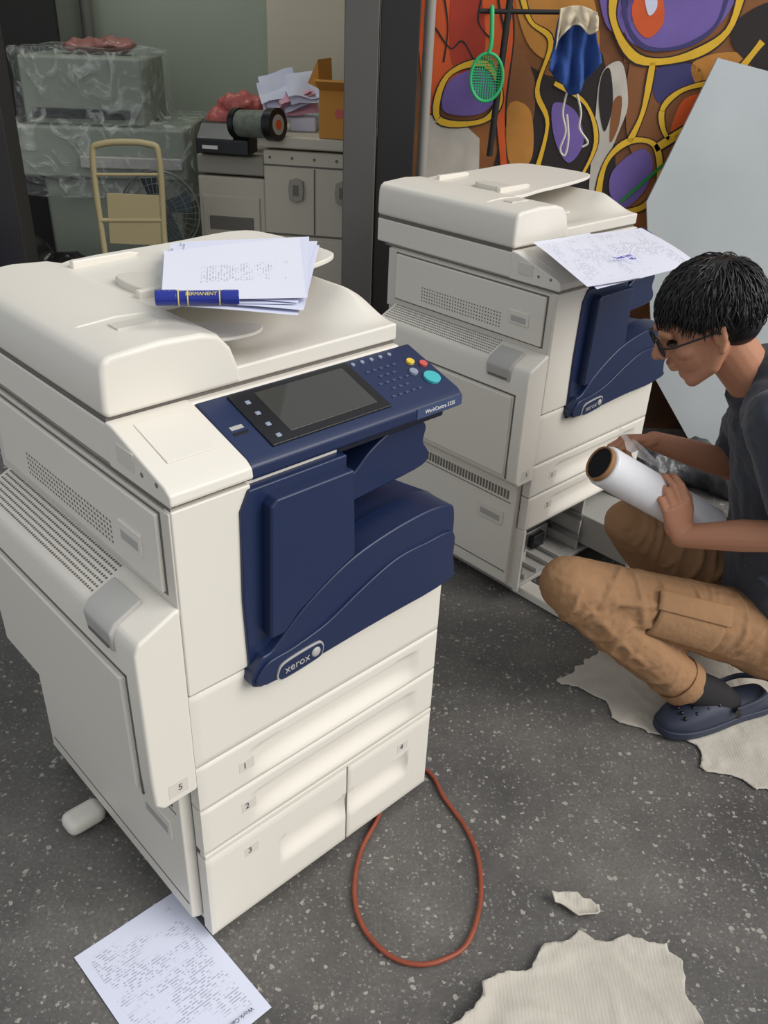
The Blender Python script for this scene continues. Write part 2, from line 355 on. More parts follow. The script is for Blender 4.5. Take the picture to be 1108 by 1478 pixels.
# papers on copier 1
ps=empty("paper_stack")
jit=[((236,362),(231,442),(430,452),(452,350)),((246,352),(232,432),(436,440),(458,346)),((262,350),(245,436),(438,446),(461,352)),((236,366),(240,440),(425,438),(444,344)),((250,356),(238,428),(430,436),(455,349)),((268,350),(250,430),(444,430),(446,342)),((237,364),(233,436),(442,430),(432,343))]
for k,px in enumerate(jit):
    pts=[PF(u,v,1.183+.0018*k) for u,v in px]
    sheet("sheet_%d"%k,PAPER2 if k==6 else PLAIN,pts,ps,amp=.003,seed=k,droop=lambda s,t,k=k:(.005*t*t*(1-k/7)))
mk=empty("marker_pen")
BLUEP=mat("pen_blue",rgb(28,44,140),.3); GOLD=mat("pen_gold",rgb(215,200,120),.4)
A=PF(224,430,1.211); B=PF(345,429,1.211); d=(B-A)
cyl("pen_body",BLUEP,A+d*.12,A+d*.88,.0105,mk,24,.001); cyl("pen_cap_left",BLUEP,A,A+d*.26,.0118,mk,24,.002); cyl("pen_cap_right",BLUEP,A+d*.8,B,.0112,mk,24,.002)
for k,t in enumerate((.27,.38,.76)): cyl("pen_band_%d"%k,GOLD,A+d*t,A+d*(t+.015),.0121,mk,24)
dnn=d.normalized(); text("pen_print","PERMANENT",.008,GOLD,frame((A+B)/2+d*.06+Vector((0,-.0078,.0078)),dnn,Vector((0,.7,.7)),Vector((0,-.7,.7))),mk)
# papers on copier 2 panel
pp=empty("draped_papers")
sheet("sheet_0",PAPER3,[PF(u,v,1.072) for u,v in ((780,350),(862,412),(1010,376),(925,330))],pp,amp=.006,seed=4,droop=lambda s,t:.012*s*s)
sheet("sheet_1",PAPER3,[PF(u,v,1.076) for u,v in ((768,352),(848,410),(930,396),(850,338))],pp,amp=.006,seed=5,droop=lambda s,t:.010*s*s)
q=PF(905,372,1.083); text("pen_note","2nd NT\n  65",.022,mat("pen_ink",rgb(60,60,190),.6),frame(q,(.8,.6,0),(-.6,.8,0),(0,0,1)),pp)
# ---------------------------------------------------------------- room
FLOOR=bpy.data.materials.new("floor_terrazzo"); FLOOR.use_nodes=True; nt=FLOOR.node_tree; b=nt.nodes["Principled BSDF"]; b.inputs["Roughness"].default_value=.55
tc=nt.nodes.new("ShaderNodeTexCoord")
n1=nt.nodes.new("ShaderNodeTexNoise"); n1.inputs["Scale"].default_value=2.6; n1.inputs["Detail"].default_value=9; n1.inputs["Roughness"].default_value=.62; nt.links.new(tc.outputs["Object"],n1.inputs["Vector"])
n2=nt.nodes.new("ShaderNodeTexNoise"); n2.inputs["Scale"].default_value=120; n2.inputs["Detail"].default_value=3; nt.links.new(tc.outputs["Object"],n2.inputs["Vector"])
base=mixcol(nt,ramp(nt,n1.outputs["Fac"],.34,.66),rgb(76,74,73),rgb(114,111,107))
base=mixcol(nt,mth(nt,'MULTIPLY',ramp(nt,n2.outputs["Fac"],.4,.75),.4),base,rgb(62,60,59))
def chips(sc_,thr,pick,col,base,w):
    dn=nt.nodes.new("ShaderNodeTexNoise"); dn.inputs["Scale"].default_value=sc_*1.3; nt.links.new(tc.outputs["Object"],dn.inputs["Vector"])
    ad=nt.nodes.new("ShaderNodeVectorMath"); ad.operation='MULTIPLY_ADD'; ad.inputs[1].default_value=(1.1/sc_,)*3; nt.links.new(dn.outputs["Color"],ad.inputs[0]); nt.links.new(tc.outputs["Object"],ad.inputs[2])
    v=nt.nodes.new("ShaderNodeTexVoronoi"); v.inputs["Scale"].default_value=sc_; nt.links.new(ad.outputs[0],v.inputs["Vector"])
    sp=nt.nodes.new("ShaderNodeSeparateColor"); nt.links.new(v.outputs["Color"],sp.inputs[0])
    f=mth(nt,'MULTIPLY',mth(nt,'LESS_THAN',v.outputs["Distance"],mth(nt,'MULTIPLY',sp.outputs[1],thr)),mth(nt,'GREATER_THAN',sp.outputs[0],pick))
    return mixcol(nt,mth(nt,'MULTIPLY',f,w),base,col)
base=chips(170,.5,.45,rgb(136,134,129),base,.4)
base=chips(105,.42,.52,rgb(160,157,150),base,.5)
base=chips(66,.38,.66,rgb(182,178,168),base,.65)
nt.links.new(base,b.inputs["Base Color"])
bp=nt.nodes.new("ShaderNodeBump"); bp.inputs["Strength"].default_value=.15; bp.inputs["Distance"].default_value=.003; nt.links.new(n2.outputs["Fac"],bp.inputs["Height"]); nt.links.new(bp.outputs[0],b.inputs["Normal"])
box("floor",FLOOR,-4,4.5,-2.5,6.2,-.1,0,None,0)
WALLG=mat("plaster_green",rgb(170,178,164),.8,var=.12,vscale=1.6,bump=.1,bscale=20)
WALLB=mat("plaster_beige",rgb(212,204,186),.8,var=.10,vscale=2)
DKW=mat("interior_dark",rgb(46,47,44),.8,var=.2)
YI=5.2
box("wall_back",WALLG,-3.2,.1,YI,YI+.15,0,3.1,None,0)
box("wall_left",DKW,-3.35,-3.2,3.2,YI+.15,0,3.1,None,0)
box("wall_right",WALLG,-.02,.13,3.66,YI+.15,0,3.1,None,0)
box("ceiling",WALLG,-3.35,.13,3.2,YI+.15,3.1,3.2,None,0)
box("wall_pillar",WALLB,-.70,-.03,YI-.25,YI,0,3.1,None,.005)
box("dark_partition",DKW,-3.1,-1.72,YI-.4,YI-.36,0,2.6,None,.005)
cyl("wall_pipe",mat("pipe_grey",rgb(120,120,114),.5),(-1.66,YI-.1,0),(-1.66,YI-.1,3.1),.03)
YG=3.6
WGB=bpy.data.materials.new("graffiti_base"); WGB.use_nodes=True; nt=WGB.node_tree; b=nt.nodes["Principled BSDF"]; b.inputs["Roughness"].default_value=.75
tc=nt.nodes.new("ShaderNodeTexCoord"); n1=nt.nodes.new("ShaderNodeTexNoise"); n1.inputs["Scale"].default_value=2.4; n1.inputs["Detail"].default_value=5; nt.links.new(tc.outputs["Object"],n1.inputs["Vector"])
cc=mixcol(nt,ramp(nt,n1.outputs["Fac"],.38,.62),rgb(78,50,34),rgb(160,100,50)); nt.links.new(cc,b.inputs["Base Color"])
wg=box("wall_graffiti",WGB,.02,4.5,YG,YG+.15,0,3.1,None,0)
YELL=mat("spray_yellow",rgb(240,188,46),.6,var=.2,vscale=14); PURP=mat("spray_purple",rgb(116,94,166),.6,var=.3,vscale=6); ORNG=mat("spray_orange",rgb(222,92,36),.6,var=.35,vscale=7)
REDP=mat("spray_red",rgb(180,56,32),.6,var=.3); BLKP=mat("spray_black",rgb(38,29,27),.6,var=.2); WHTP=mat("bare_plaster",rgb(204,196,184),.85,var=.35,vscale=9); BRN=mat("spray_brown",rgb(140,88,48),.7,var=.35,vscale=5); GRNP=mat("spray_green",rgb(40,140,66),.5)
OCH=mat("spray_ochre",rgb(200,136,58),.7,var=.3,vscale=8); NVP=mat("spray_navy",rgb(62,58,112),.6,var=.25,vscale=6)
def paint(nm,m,px,layer,smooth=True):
    P=[PY(u,v,YG-.0012*layer-.001) for u,v in px]
    if smooth: P=catmull(P,6)
    bm=bmesh.new(); bm.faces.new([bm.verts.new(p) for p in P]); bmesh.ops.triangulate(bm,faces=bm.faces); o=finish(bm,nm,m,wg,0,smooth=False)
def stroke(nm,m,px,w,layer,closed=False):
    P=catmull([PY(u,v,YG-.0012*layer-.001) for u,v in px],6,closed); 
    if closed: P=P+[P[0]]
    bm=bmesh.new(); pr=None
    for i,p in enumerate(P):
        t=(P[min(i+1,len(P)-1)]-P[max(i-1,0)]); n_=Vector((-t.z,0,t.x)).normalized()*w*.5*(1+.2*math.sin(i*.7))
        a,b_=bm.verts.new(p+n_),bm.verts.new(p-n_)
        if pr: bm.faces.new((pr[0],a,b_,pr[1]))
        pr=(a,b_)
    finish(bm,nm,m,wg,0,smooth=False)
def lined(nm,m,px,w,layer,closed=False):
    stroke(nm+"_edge",BLKP,px,w*1.45,layer-.5,closed); stroke(nm,m,px,w,layer,closed)
paint("paint_orange",ORNG,[(615,-30),(740,-30),(732,60),(700,120),(660,118),(615,160)],1)
paint("paint_red",REDP,[(655,-30),(690,-20),(700,70),(675,110),(650,80)],2)
stroke("crack_a",BLKP,[(628,40),(650,70),(668,60),(690,95),(712,90)],.006,3); stroke("crack_b",BLKP,[(640,-10),(646,40),(640,90)],.006,3); stroke("crack_c",BLKP,[(700,-20),(690,30),(712,60)],.006,3)
paint("paint_bare",WHTP,[(615,165),(665,175),(692,200),(690,300),(610,300)],2,False)
paint("paint_dark",BLKP,[(752,100),(800,110),(870,80),(875,330),(712,330),(722,200)],1)
paint("paint_ochre",OCH,[(745,-20),(800,-30),(850,-20),(862,80),(800,90),(760,60)],2)
paint("paint_ochre_low",OCH,[(735,150),(765,160),(768,225),(745,245),(728,210)],2.5)
paint("paint_brown_mid",BRN,[(735,60),(770,110),(768,180),(745,250),(725,240),(728,140)],2)
paint("paint_purple_mid",PURP,[(798,150),(830,160),(842,205),(820,235),(800,200)],3)
paint("paint_purple_a",PURP,[(640,160),(650,115),(700,100),(715,140),(690,165)],3); lined("line_a",YELL,[(632,172),(645,110),(700,92),(722,140),(695,175)],.020,4,True)
lined("line_b",ORNG,[(726,-10),(735,60),(722,150),(728,250)],.030,3)
lined("line_c",YELL,[(750,-20),(765,30),(795,60),(775,130),(790,180),(770,260)],.016,4)
lined("line_c2",YELL,[(800,120),(845,150),(860,205),(835,262)],.014,4)
paint("paint_pillar_purple",PURP,[(868,-30),(925,-30),(915,20),(895,50),(872,30)],4)
paint("paint_pillar",WHTP,[(866,112),(885,90),(900,96),(906,150),(895,185),(880,220),(866,262),(850,280),(858,180)],3)
paint("paint_pillar_smudge",BLKP,[(868,110),(880,100),(884,150),(872,190),(864,150)],4)
paint("paint_pillar_smudge2",BRN,[(884,150),(897,140),(893,180),(880,205)],4)
paint("paint_brown",BRN,[(912,80),(960,100),(1060,80),(1108,110),(1108,160),(1000,220),(940,250),(905,200)],2)
paint("paint_ochre_b",OCH,[(1000,90),(1060,75),(1120,95),(1120,150),(1050,150),(1010,130)],3)
paint("paint_navy",NVP,[(950,98),(1000,92),(1015,115),(985,130),(955,150),(942,130)],3)
paint("paint_brown2",BRN,[(900,-30),(1120,-30),(1120,90),(900,90)],1,False)
paint("paint_purple_b",PURP,[(905,-10),(1050,-20),(1050,20),(1000,65),(950,72),(905,55)],4); lined("line_d",YELL,[(890,-30),(885,30),(920,85),(990,82),(1050,45),(1075,-30)],.026,5)
stroke("line_d2",NVP,[(905,-30),(902,25),(930,68),(988,66),(1035,34),(1055,-30)],.014,5.5)
paint("paint_inner",ORNG,[(915,0),(950,-15),(958,30),(935,55),(915,35)],5); paint("paint_inner2",PLAIN,[(930,-10),(945,-12),(948,10),(936,22)],6)
paint("paint_black_c",BLKP,[(1055,60),(1075,20),(1130,10),(1130,130),(1090,100)],4)
paint("paint_purple_c",PURP,[(880,280),(885,245),(925,215),(942,235),(930,275),(900,300)],4); lined("line_e",YELL,[(868,300),(872,240),(905,205),(945,210),(950,260),(925,300)],.020,5,True)
lined("line_f",YELL,[(942,90),(928,160),(908,205)],.020,5); lined("line_g",YELL,[(945,215),(1010,170),(1060,110),(1100,60)],.026,5); lined("line_h",YELL,[(955,160),(985,130),(1030,125),(1000,180),(965,200)],.018,5,True)
paint("paint_orange_c",ORNG,[(968,185),(985,145),(1015,137),(1000,170),(975,190)],4)
stroke("line_j",GRNP,[(895,292),(960,235)],.012,7)
POSTG=mat("post_grey",rgb(88,86,83),.6,var=.15,vscale=3); POSTB=mat("post_black",rgb(34,32,32),.5); POSTW=mat("pipe_pale",rgb(150,146,140),.6)
def post(nm,m,x0,x1,y0,y1): box(nm,m,x0,x1,y0,y1,0,3.1,None,.004)
post("door_post",POSTG,-.205,-.088,3.3,3.42); post("door_frame",POSTB,-.084,.05,3.32,3.5)
cyl("drain_pipe",POSTW,(.085,3.50,0),(.085,3.50,3.1),.02,None,20)
post("door_post_dark",POSTB,-1.62,-1.42,3.3,3.42)
BOARD=mat("board_pale",rgb(192,198,200),.6,var=.12,vscale=3,bump=.1,bscale=8)
P=[Vector((1.14,3.55,1.50)),Vector((.965,3.5,1.0)),Vector((1.10,3.42,.33)),Vector((1.34,3.35,.0)),Vector((2.3,3.35,.0)),Vector((2.5,3.55,1.25))]
bm=bmesh.new(); A=[bm.verts.new(p) for p in P]; B=[bm.verts.new(p+Vector((0,-.012,0))) for p in P]
bm.faces.new(A); bm.faces.new(B[::-1])
for i in range(6): bm.faces.new((A[i],A[(i+1)%6],B[(i+1)%6],B[i]))
for f in bm.faces: f.smooth=False
bmesh.ops.triangulate(bm,faces=[f for f in bm.faces if len(f.verts)>4])
ob=finish(bm,"leaning_board",BOARD,None,0,smooth=True,ang=60)
def crumple(nm,m,balls_,vox=.012,st=.05,ns=.05,parent=None):
    bm=bmesh.new()
    for c_,r_ in balls_: ball(bm,c_,r_)
    o=finish(bm,nm,m,parent); q=o.modifiers.new("r",'REMESH'); q.mode='VOXEL'; q.voxel_size=vox; q.use_smooth_shade=True
    t=bpy.data.textures.new(nm,'CLOUDS'); t.noise_scale=ns; q=o.modifiers.new("d",'DISPLACE'); q.texture=t; q.strength=st; return o
crumple("rubbish_bags",mat("bag_dark",rgb(60,62,66),.3,var=.5,vscale=14,bump=.7,bscale=25),[((1.05+.1*k,3.1+random.uniform(-.08,.08),.07),(.11,.12,.08+random.uniform(0,.05))) for k in range(7)],.014,.05,.06)
# ---------------------------------------------------------------- hanging things
GREEN=mat("net_green",rgb(50,180,110),.4)
hr=empty("wall_hook_rail"); a,b_=PY(692,16,3.5),PY(842,18,3.5); cyl("rod",POSTB,a,b_,.008,hr)
cyl("rod_pole",POSTB,PY(741,-40,3.5),PY(706,225,3.52),.012,hr)
for k,uv in enumerate(((708,16),(832,17))): p=PY(uv[0],uv[1],3.5); cyl("bracket_%d"%k,POSTB,p,Vector((p.x,3.6,p.z)),.006,hr)
nt_=empty("green_strainer"); c=PY(702,112,3.47); 
curve_tube("rim",[c+Vector((.058*math.cos(t),0,.078*math.sin(t))) for t in [k*math.pi/6 for k in range(12)]],.006,GREEN,nt_,closed=True,n=4)
curve_tube("handle",[c+Vector((0,0,.078)),PY(709,60,3.47),PY(710,22,3.48),PY(710,10,3.495),PY(710,14,3.515)],.008,GREEN,nt_,n=4)
bm=bmesh.new()
for k in range(-6,7):
    x=k*.009; h=.078*math.sqrt(max(0,1-(x/.058)**2)); 
    if h>.01: tube(bm,[c+Vector((x,0,-h)),c+Vector((x,.012,0)),c+Vector((x,0,h))],[.0018]*3,5)
for k in range(-8,9):
    z=k*.009; h=.058*math.sqrt(max(0,1-(z/.078)**2))
    if h>.01: tube(bm,[c+Vector((-h,0,z)),c+Vector((0,.012,z)),c+Vector((h,0,z))],[.0018]*3,5)
finish(bm,"mesh_net",GREEN,nt_)
def cloth(nm,m,outline_top,outline_bot,Y,parent,fold=.02,ph=0):
    bm=bmesh.new(); n=36; mrows=20; g=[]
    T=catmull([PY(u,v,Y) for u,v in outline_top],8,False); Bm=catmull([PY(u,v,Y) for u,v in outline_bot],8,False)
    def samp(L,t): 
        x=t*(len(L)-1); i=min(int(x),len(L)-2); return L[i].lerp(L[i+1],x-i)
    for j in range(mrows+1):
        s=j/mrows; g.append([bm.verts.new(samp(T,i/n).lerp(samp(Bm,i/n),s)+Vector((0,-fold*(.3+s)*(math.sin(i*.55+ph+s*1.5)+1.2*noise.noise(Vector((i*.2,s*3,ph)))),0))) for i in range(n+1)])
    for j in range(mrows):
        for i in range(n): bm.faces.new((g[j][i],g[j][i+1],g[j+1][i+1],g[j+1][i]))
    o=finish(bm,nm,m,parent,0,ang=80); s_=o.modifiers.new("s",'SOLIDIFY'); s_.thickness=.004; return o
rg=empty("hanging_rags")
cloth("rag_blue",mat("cloth_blue",rgb(44,78,145),.9,var=.25,vscale=12,bump=.4,bscale=60),[(808,22),(830,14),(856,22)],[(790,100),(806,116),(824,138),(842,122),(866,90)],3.46,rg,.018)
cloth("rag_beige",mat("cloth_beige",rgb(206,192,166),.9,bump=.4,bscale=60),[(808,12),(835,8),(862,18)],[(800,72),(812,50),(832,36),(850,50),(862,44)],3.42,rg,.010,1)
ROPE=mat("rope_white",rgb(215,210,198),.9)
curve_tube("rope_loop",[PY(u,v,3.47) for u,v in ((822,120),(812,160),(816,190),(808,215),(815,224),(820,200),(818,165))],.004,ROPE,rg)
curve_tube("rope_tail",[PY(u,v,3.47) for u,v in ((828,120),(838,160),(836,185),(848,205),(840,212))],.004,ROPE,rg)
# ---------------------------------------------------------------- interior clutter
CREAM=mat("old_copier_cream",rgb(204,197,180),.55,var=.06); CREAMD=mat("old_copier_grey",rgb(160,155,142),.6); 
oc=empty("old_copier",(-.60,4.02,0),math.radians(-8))
box("cabinet",CREAM,.0,.46,.0,.5,.04,1.06,oc,.008); box("top_slab",CREAM,-.02,.48,-.02,.52,1.07,1.12,oc,.01)
box("side_unit",CREAM,-.32,-.005,.03,.5,.04,.93,oc,.01); box("side_top",CREAMD,-.32,-.005,.03,.5,.94,1.02,oc,.01)
box("door_seam",GAP,.0,.46,-.003,.002,.995,1.002,oc,.0005); box("door_seam2",GAP,.0,.46,-.003,.002,.70,.708,oc,.0005); box("door_seam3",GAP,.228,.234,-.003,.002,.71,.99,oc,.0005)
for k,a in enumerate((.12,.33)): 
    prism("handle_%d"%k,CREAMD,[(a,.86),(a+.03,.85),(a+.06,.86),(a+.065,.90),(a+.06,.94),(a+.03,.95),(a,.94),(a-.005,.90)],'y',-.02,.01,oc,.004); box("handle_hole_%d"%k,DARK,a+.015,a+.045,-.021,-.01,.875,.925,oc,.004)
box("lower_door",CREAM,.02,.44,-.01,.002,.08,.69,oc,.006); box("side_door",CREAM,-.30,-.03,.02,.035,.08,.85,oc,.006); box("side_slot",DARK,-.27,-.06,.015,.03,.70,.76,oc,.004)
for k in range(5): cyl("coat_screw_%d"%k,DARK,(.03+.1*k,-.004,1.03),(.03+.1*k,.002,1.03),.006,oc,10)
prism("operator_panel",BLACK,[(-.02,1.03),(-.02,1.09),(.06,1.15),(.12,1.15),(.12,1.03)],'x',-.30,-.06,oc,.006)
dots("operator_label",LABEL,[(-.27,-.20,-.022,-.019,1.05,1.065)],oc)
curve_tube("power_cable",[PY(u,v,3.92) for u,v in ((380,195),(386,240),(392,275),(402,284),(412,270),(408,225),(400,195))],.006,BLACK,oc)
tr=empty("toner_drum"); a,b_=PY(342,178,4.05),PY(398,180,3.95); cyl("drum",mat("drum_green",rgb(110,116,106),.4,var=.85,vscale=34),a,b_,.055,tr,32,.004)
d=(b_-a).normalized(); cyl("rim_l",BLACK,a-d*.008,a+d*.02,.062,tr); cyl("rim_r",BLACK,b_-d*.03,b_+d*.012,.066,tr); cyl("hub",ORNG,b_+d*.010,b_+d*.016,.02,tr); cyl("hub_ring",LGREY,b_+d*.010,b_+d*.014,.04,tr)
PINK=mat("bag_pink",rgb(190,96,90),.4,var=.3,vscale=20,bump=.6,bscale=30)
crumple("plastic_bag_red",PINK,[(PY(324,176,4.28),(.085,.07,.07)),(PY(350,150,4.28),(.12,.07,.05)),(PY(308,186,4.28),(.04,.06,.07))])
PNK=mat("paper_pink",rgb(224,166,184),.7)
pl=empty("paper_bundle")
for k in range(12):
    u,v=random.uniform(396,442),random.uniform(128,160); c_=PY(u,v,4.22); a_=random.uniform(-.5,.5)
    d1=Vector((.075*math.cos(a_),.03,.04*math.sin(a_)+.015)); d2=Vector((-.02,.06,.04+random.uniform(-.03,.03)))
    sheet("sheet_%d"%k,[PLAIN,PNK,PLAIN][k%3],[c_-d1-d2,c_+d1-d2,c_+d1+d2,c_-d1+d2],pl,amp=.03,seed=k)
box("roll_base",PLAIN,-.50,-.38,4.16,4.35,1.12,1.18,pl,.01)
KRAFT=mat("cardboard_kraft",rgb(210,146,66),.8,var=.1)
cb=empty("cardboard_box",(-.35,3.97,1.121),math.radians(-12))
box("carton",KRAFT,0,.19,0,.2,0,.19,cb,.002)
prism("flap",KRAFT,[(0,.19),(-.05,.21),(-.005,.30),(.0,.20)],'y',.0,.2,cb,.001); prism("flap_front",KRAFT,[(.0,.185),(.0,.192),(-.06,.23),(-.065,.222)],'x',.0,.18,cb,.001); cyl("carton_mark",RED,(.09,-.002,.10),(.09,.0,.10),.02,cb)
GM=mat("machine_grey",rgb(140,148,136),.5,var=.1); wm=empty("wrapped_machine",(-1.76,4.15,0),math.radians(4))
box("machine_top",GM,.06,.60,.05,.6,1.10,1.38,wm,.015); box("machine_mid",GM,.02,.78,.0,.65,.88,1.10,wm,.015); box("machine_low",GM,.10,.74,.05,.6,.0,.88,wm,.02)
box("machine_panel",BLACK,.10,.56,.03,.06,1.13,1.17,wm,.006); box("machine_tray",LGREY,.30,.76,-.03,.02,.93,.98,wm,.006)
FILM=bpy.data.materials.new("plastic_film"); FILM.use_nodes=True; nt=FILM.node_tree; b=nt.nodes["Principled BSDF"]; b.inputs["Base Color"].default_value=(.9,.93,.9,1); b.inputs["Roughness"].default_value=.10
tc=nt.nodes.new("ShaderNodeTexCoord"); n1=nt.nodes.new("ShaderNodeTexNoise"); n1.inputs["Scale"].default_value=8; n1.inputs["Detail"].default_value=6; n1.inputs["Distortion"].default_value=2.2; nt.links.new(tc.outputs["Object"],n1.inputs["Vector"])
rr_=nt.nodes.new("ShaderNodeMapRange"); rr_.inputs[1].default_value=.50; rr_.inputs[2].default_value=.64; rr_.inputs[3].default_value=.08; rr_.inputs[4].default_value=.42; nt.links.new(n1.outputs["Fac"],rr_.inputs[0]); nt.links.new(rr_.outputs[0],b.inputs["Alpha"])
bp=nt.nodes.new("ShaderNodeBump"); bp.inputs["Strength"].default_value=1; bp.inputs["Distance"].default_value=.06; nt.links.new(n1.outputs["Fac"],bp.inputs["Height"]); nt.links.new(bp.outputs[0],b.inputs["Normal"])
bm=bmesh.new(); addbox(bm,.035,.63,.02,.63,1.08,1.41); addbox(bm,-.0,.82,-.045,.69,.80,1.12)
o=finish(bm,"film_wrap",FILM,wm); q=o.modifiers.new("r",'REMESH'); q.mode='VOXEL'; q.voxel_size=.018; q.use_smooth_shade=True; t=bpy.data.textures.new("fw",'CLOUDS'); t.noise_scale=.12; q=o.modifiers.new("d",'DISPLACE'); q.texture=t; q.strength=.035
crumple("bag_on_machine",mat("bag_pinkish",rgb(160,110,105),.3,bump=.6,bscale=30),[((.42,.3,1.42),(.12,.1,.03)),((.30,.3,1.41),(.1,.1,.025))],parent=wm)
crumple("black_bags",mat("bag_black",rgb(26,26,26),.22,bump=.8,bscale=16),[((-1.75,3.95,.35),(.22,.2,.36)),((-1.5,3.95,.3),(.2,.2,.30)),((-1.9,3.9,.6),(.15,.2,.25)),((-1.25,3.98,.28),(.12,.16,.28))],vox=.02,st=.08,ns=.1)
TRO=mat("trolley_paint",rgb(176,162,122),.5,var=.1); tl=empty("hand_trolley")
Yt=3.72; a=PY(150,356,Yt); b_=PY(134,232,Yt); c=PY(146,208,Yt); d=PY(214,208,Yt); e_=PY(230,232,Yt); f_=PY(238,356,Yt)
dn=lambda p,z:Vector((p.x+(.03 if p.x<-1.05 else .01),p.y-.05,z))
curve_tube("frame_loop",[dn(a,.12),a,b_,c,d,e_,f_,dn(f_,.12)],.013,TRO,tl,n=6)
for k,v in enumerate((318,)): cyl("cross_bar_%d"%k,TRO,PY(144,v,Yt),PY(235,v,Yt),.009,tl)
cyl("cross_bar_top",TRO,PY(136,252,Yt),PY(231,252,Yt),.006,tl)
x0,x1=dn(a,0).x,dn(f_,0).x
box("deck",TRO,x0-.02,x1+.02,Yt-.5,Yt-.03,.10,.125,tl,.004)
for k,(xx,yy) in enumerate(((x0,Yt-.45),(x1,Yt-.45),(x0,Yt-.08),(x1,Yt-.08))): cyl("wheel_%d"%k,BLACK,(xx-.012,yy,.05),(xx+.012,yy,.05),.05,tl)
prism("panel_plate",TRO,[(x0+.0,PY(140,350,Yt).z),(x1-.0,PY(140,350,Yt).z),(x1-.01,PY(140,278,Yt).z),(x0+.01,PY(140,278,Yt).z)],'y',Yt-.004,Yt+.004,tl,.001)
fn=empty("floor_fan"); c=PY(232,305,3.86); FG=mat("fan_grey",rgb(110,112,110),.4,metal=.3)
bm=bmesh.new()
for rr in (.17,.155,.12,.08,.04):
    pts=[c+Vector((rr*math.cos(t),-.05*(1-(rr/.17)**2),rr*.98*math.sin(t))) for t in [k*2*math.pi/40 for k in range(41)]]; tube(bm,pts,[.004 if rr>.16 else .0018]*41,6)
for k in range(36):
    t=k*2*math.pi/36; tube(bm,[c+Vector((rr*math.cos(t),-.05*(1-(rr/.17)**2),rr*.98*math.sin(t))) for rr in (.17,.12,.06,.02)],[.0014]*4,5)
finish(bm,"cage",FG,fn)
bm=bmesh.new()
for k in range(4):
    t=k*math.pi/2+.4
    u_=Vector((math.cos(t),0,math.sin(t))); w_=Vector((-math.sin(t),0,math.cos(t)))
    q=[c+u_*.03-w_*.02+Vector((0,.01,0)),c+u_*.13-w_*.05+Vector((0,.0,0)),c+u_*.15+w_*.03+Vector((0,.03,0)),c+u_*.03+w_*.03+Vector((0,.03,0))]
    bm.faces.new([bm.verts.new(p) for p in q])
finish(bm,"blades",mat("fan_blade",rgb(60,72,78),.4),fn); cyl("hub",FG,c+Vector((0,-.04,0)),c+Vector((0,.12,0)),.035,fn); cyl("stem",FG,c+Vector((0,.09,0)),Vector((c.x,c.y+.09,.03)),.014,fn); cyl("base",FG,Vector((c.x,c.y+.09,0)),Vector((c.x,c.y+.09,.03)),.17,fn)
box("blue_crate",mat("crate_blue",rgb(40,80,150),.5),-1.75,-1.60,3.05,3.25,0,.85,None,.01)
# ---------------------------------------------------------------- floor items
fp=[PF(107,1383),PF(252,1288),PF(392,1455)]; fp.append(fp[0]+fp[2]-fp[1])
pg=empty("printed_page"); sheet("page",PAPER,[fp[3],fp[2],fp[1],fp[0]],pg,amp=.003,zoff=.001)
ex=(fp[1]-fp[0]).normalized(); ey=(fp[1]-fp[2]).normalized()
text("page_heading","Work Centre Report",.011,mat("heading_ink",rgb(40,42,60),.7),frame(fp[2]+ey*.020-ex*.075+Vector((0,0,.006)),-ex,-ey,(0,0,1)),pg,.0002)
HOSE=mat("hose_orange",rgb(142,68,47),.45,var=.3,vscale=30)
hp=[(585,1090),(622,1118),(640,1150),(672,1195),(690,1240),(693,1300),(675,1360),(640,1385),(600,1392),(560,1378),(525,1340),(511,1290),(520,1230),(545,1180),(552,1150)]
curve_tube("air_hose",[PF(u,v,.0065) for u,v in hp],.0052,HOSE)
CARD=mat("cardboard_worn",rgb(192,186,175),.9,var=.28,vscale=7,bump=.4,bscale=20)
nt=CARD.node_tree; b=nt.nodes["Principled BSDF"]; tc=nt.nodes.new("ShaderNodeTexCoord"); wv=nt.nodes.new("ShaderNodeTexWave"); wv.inputs["Scale"].default_value=42; wv.inputs["Distortion"].default_value=2.5; nt.links.new(tc.outputs["Object"],wv.inputs["Vector"])
bp=nt.nodes.new("ShaderNodeBump"); bp.inputs["Strength"].default_value=.10; bp.inputs["Distance"].default_value=.003; nt.links.new(wv.outputs["Fac"],bp.inputs["Height"])
old=b.inputs["Normal"].links[0].from_socket; nt.links.new(old,bp.inputs["Normal"]); nt.links.new(bp.outputs[0],b.inputs["Normal"])
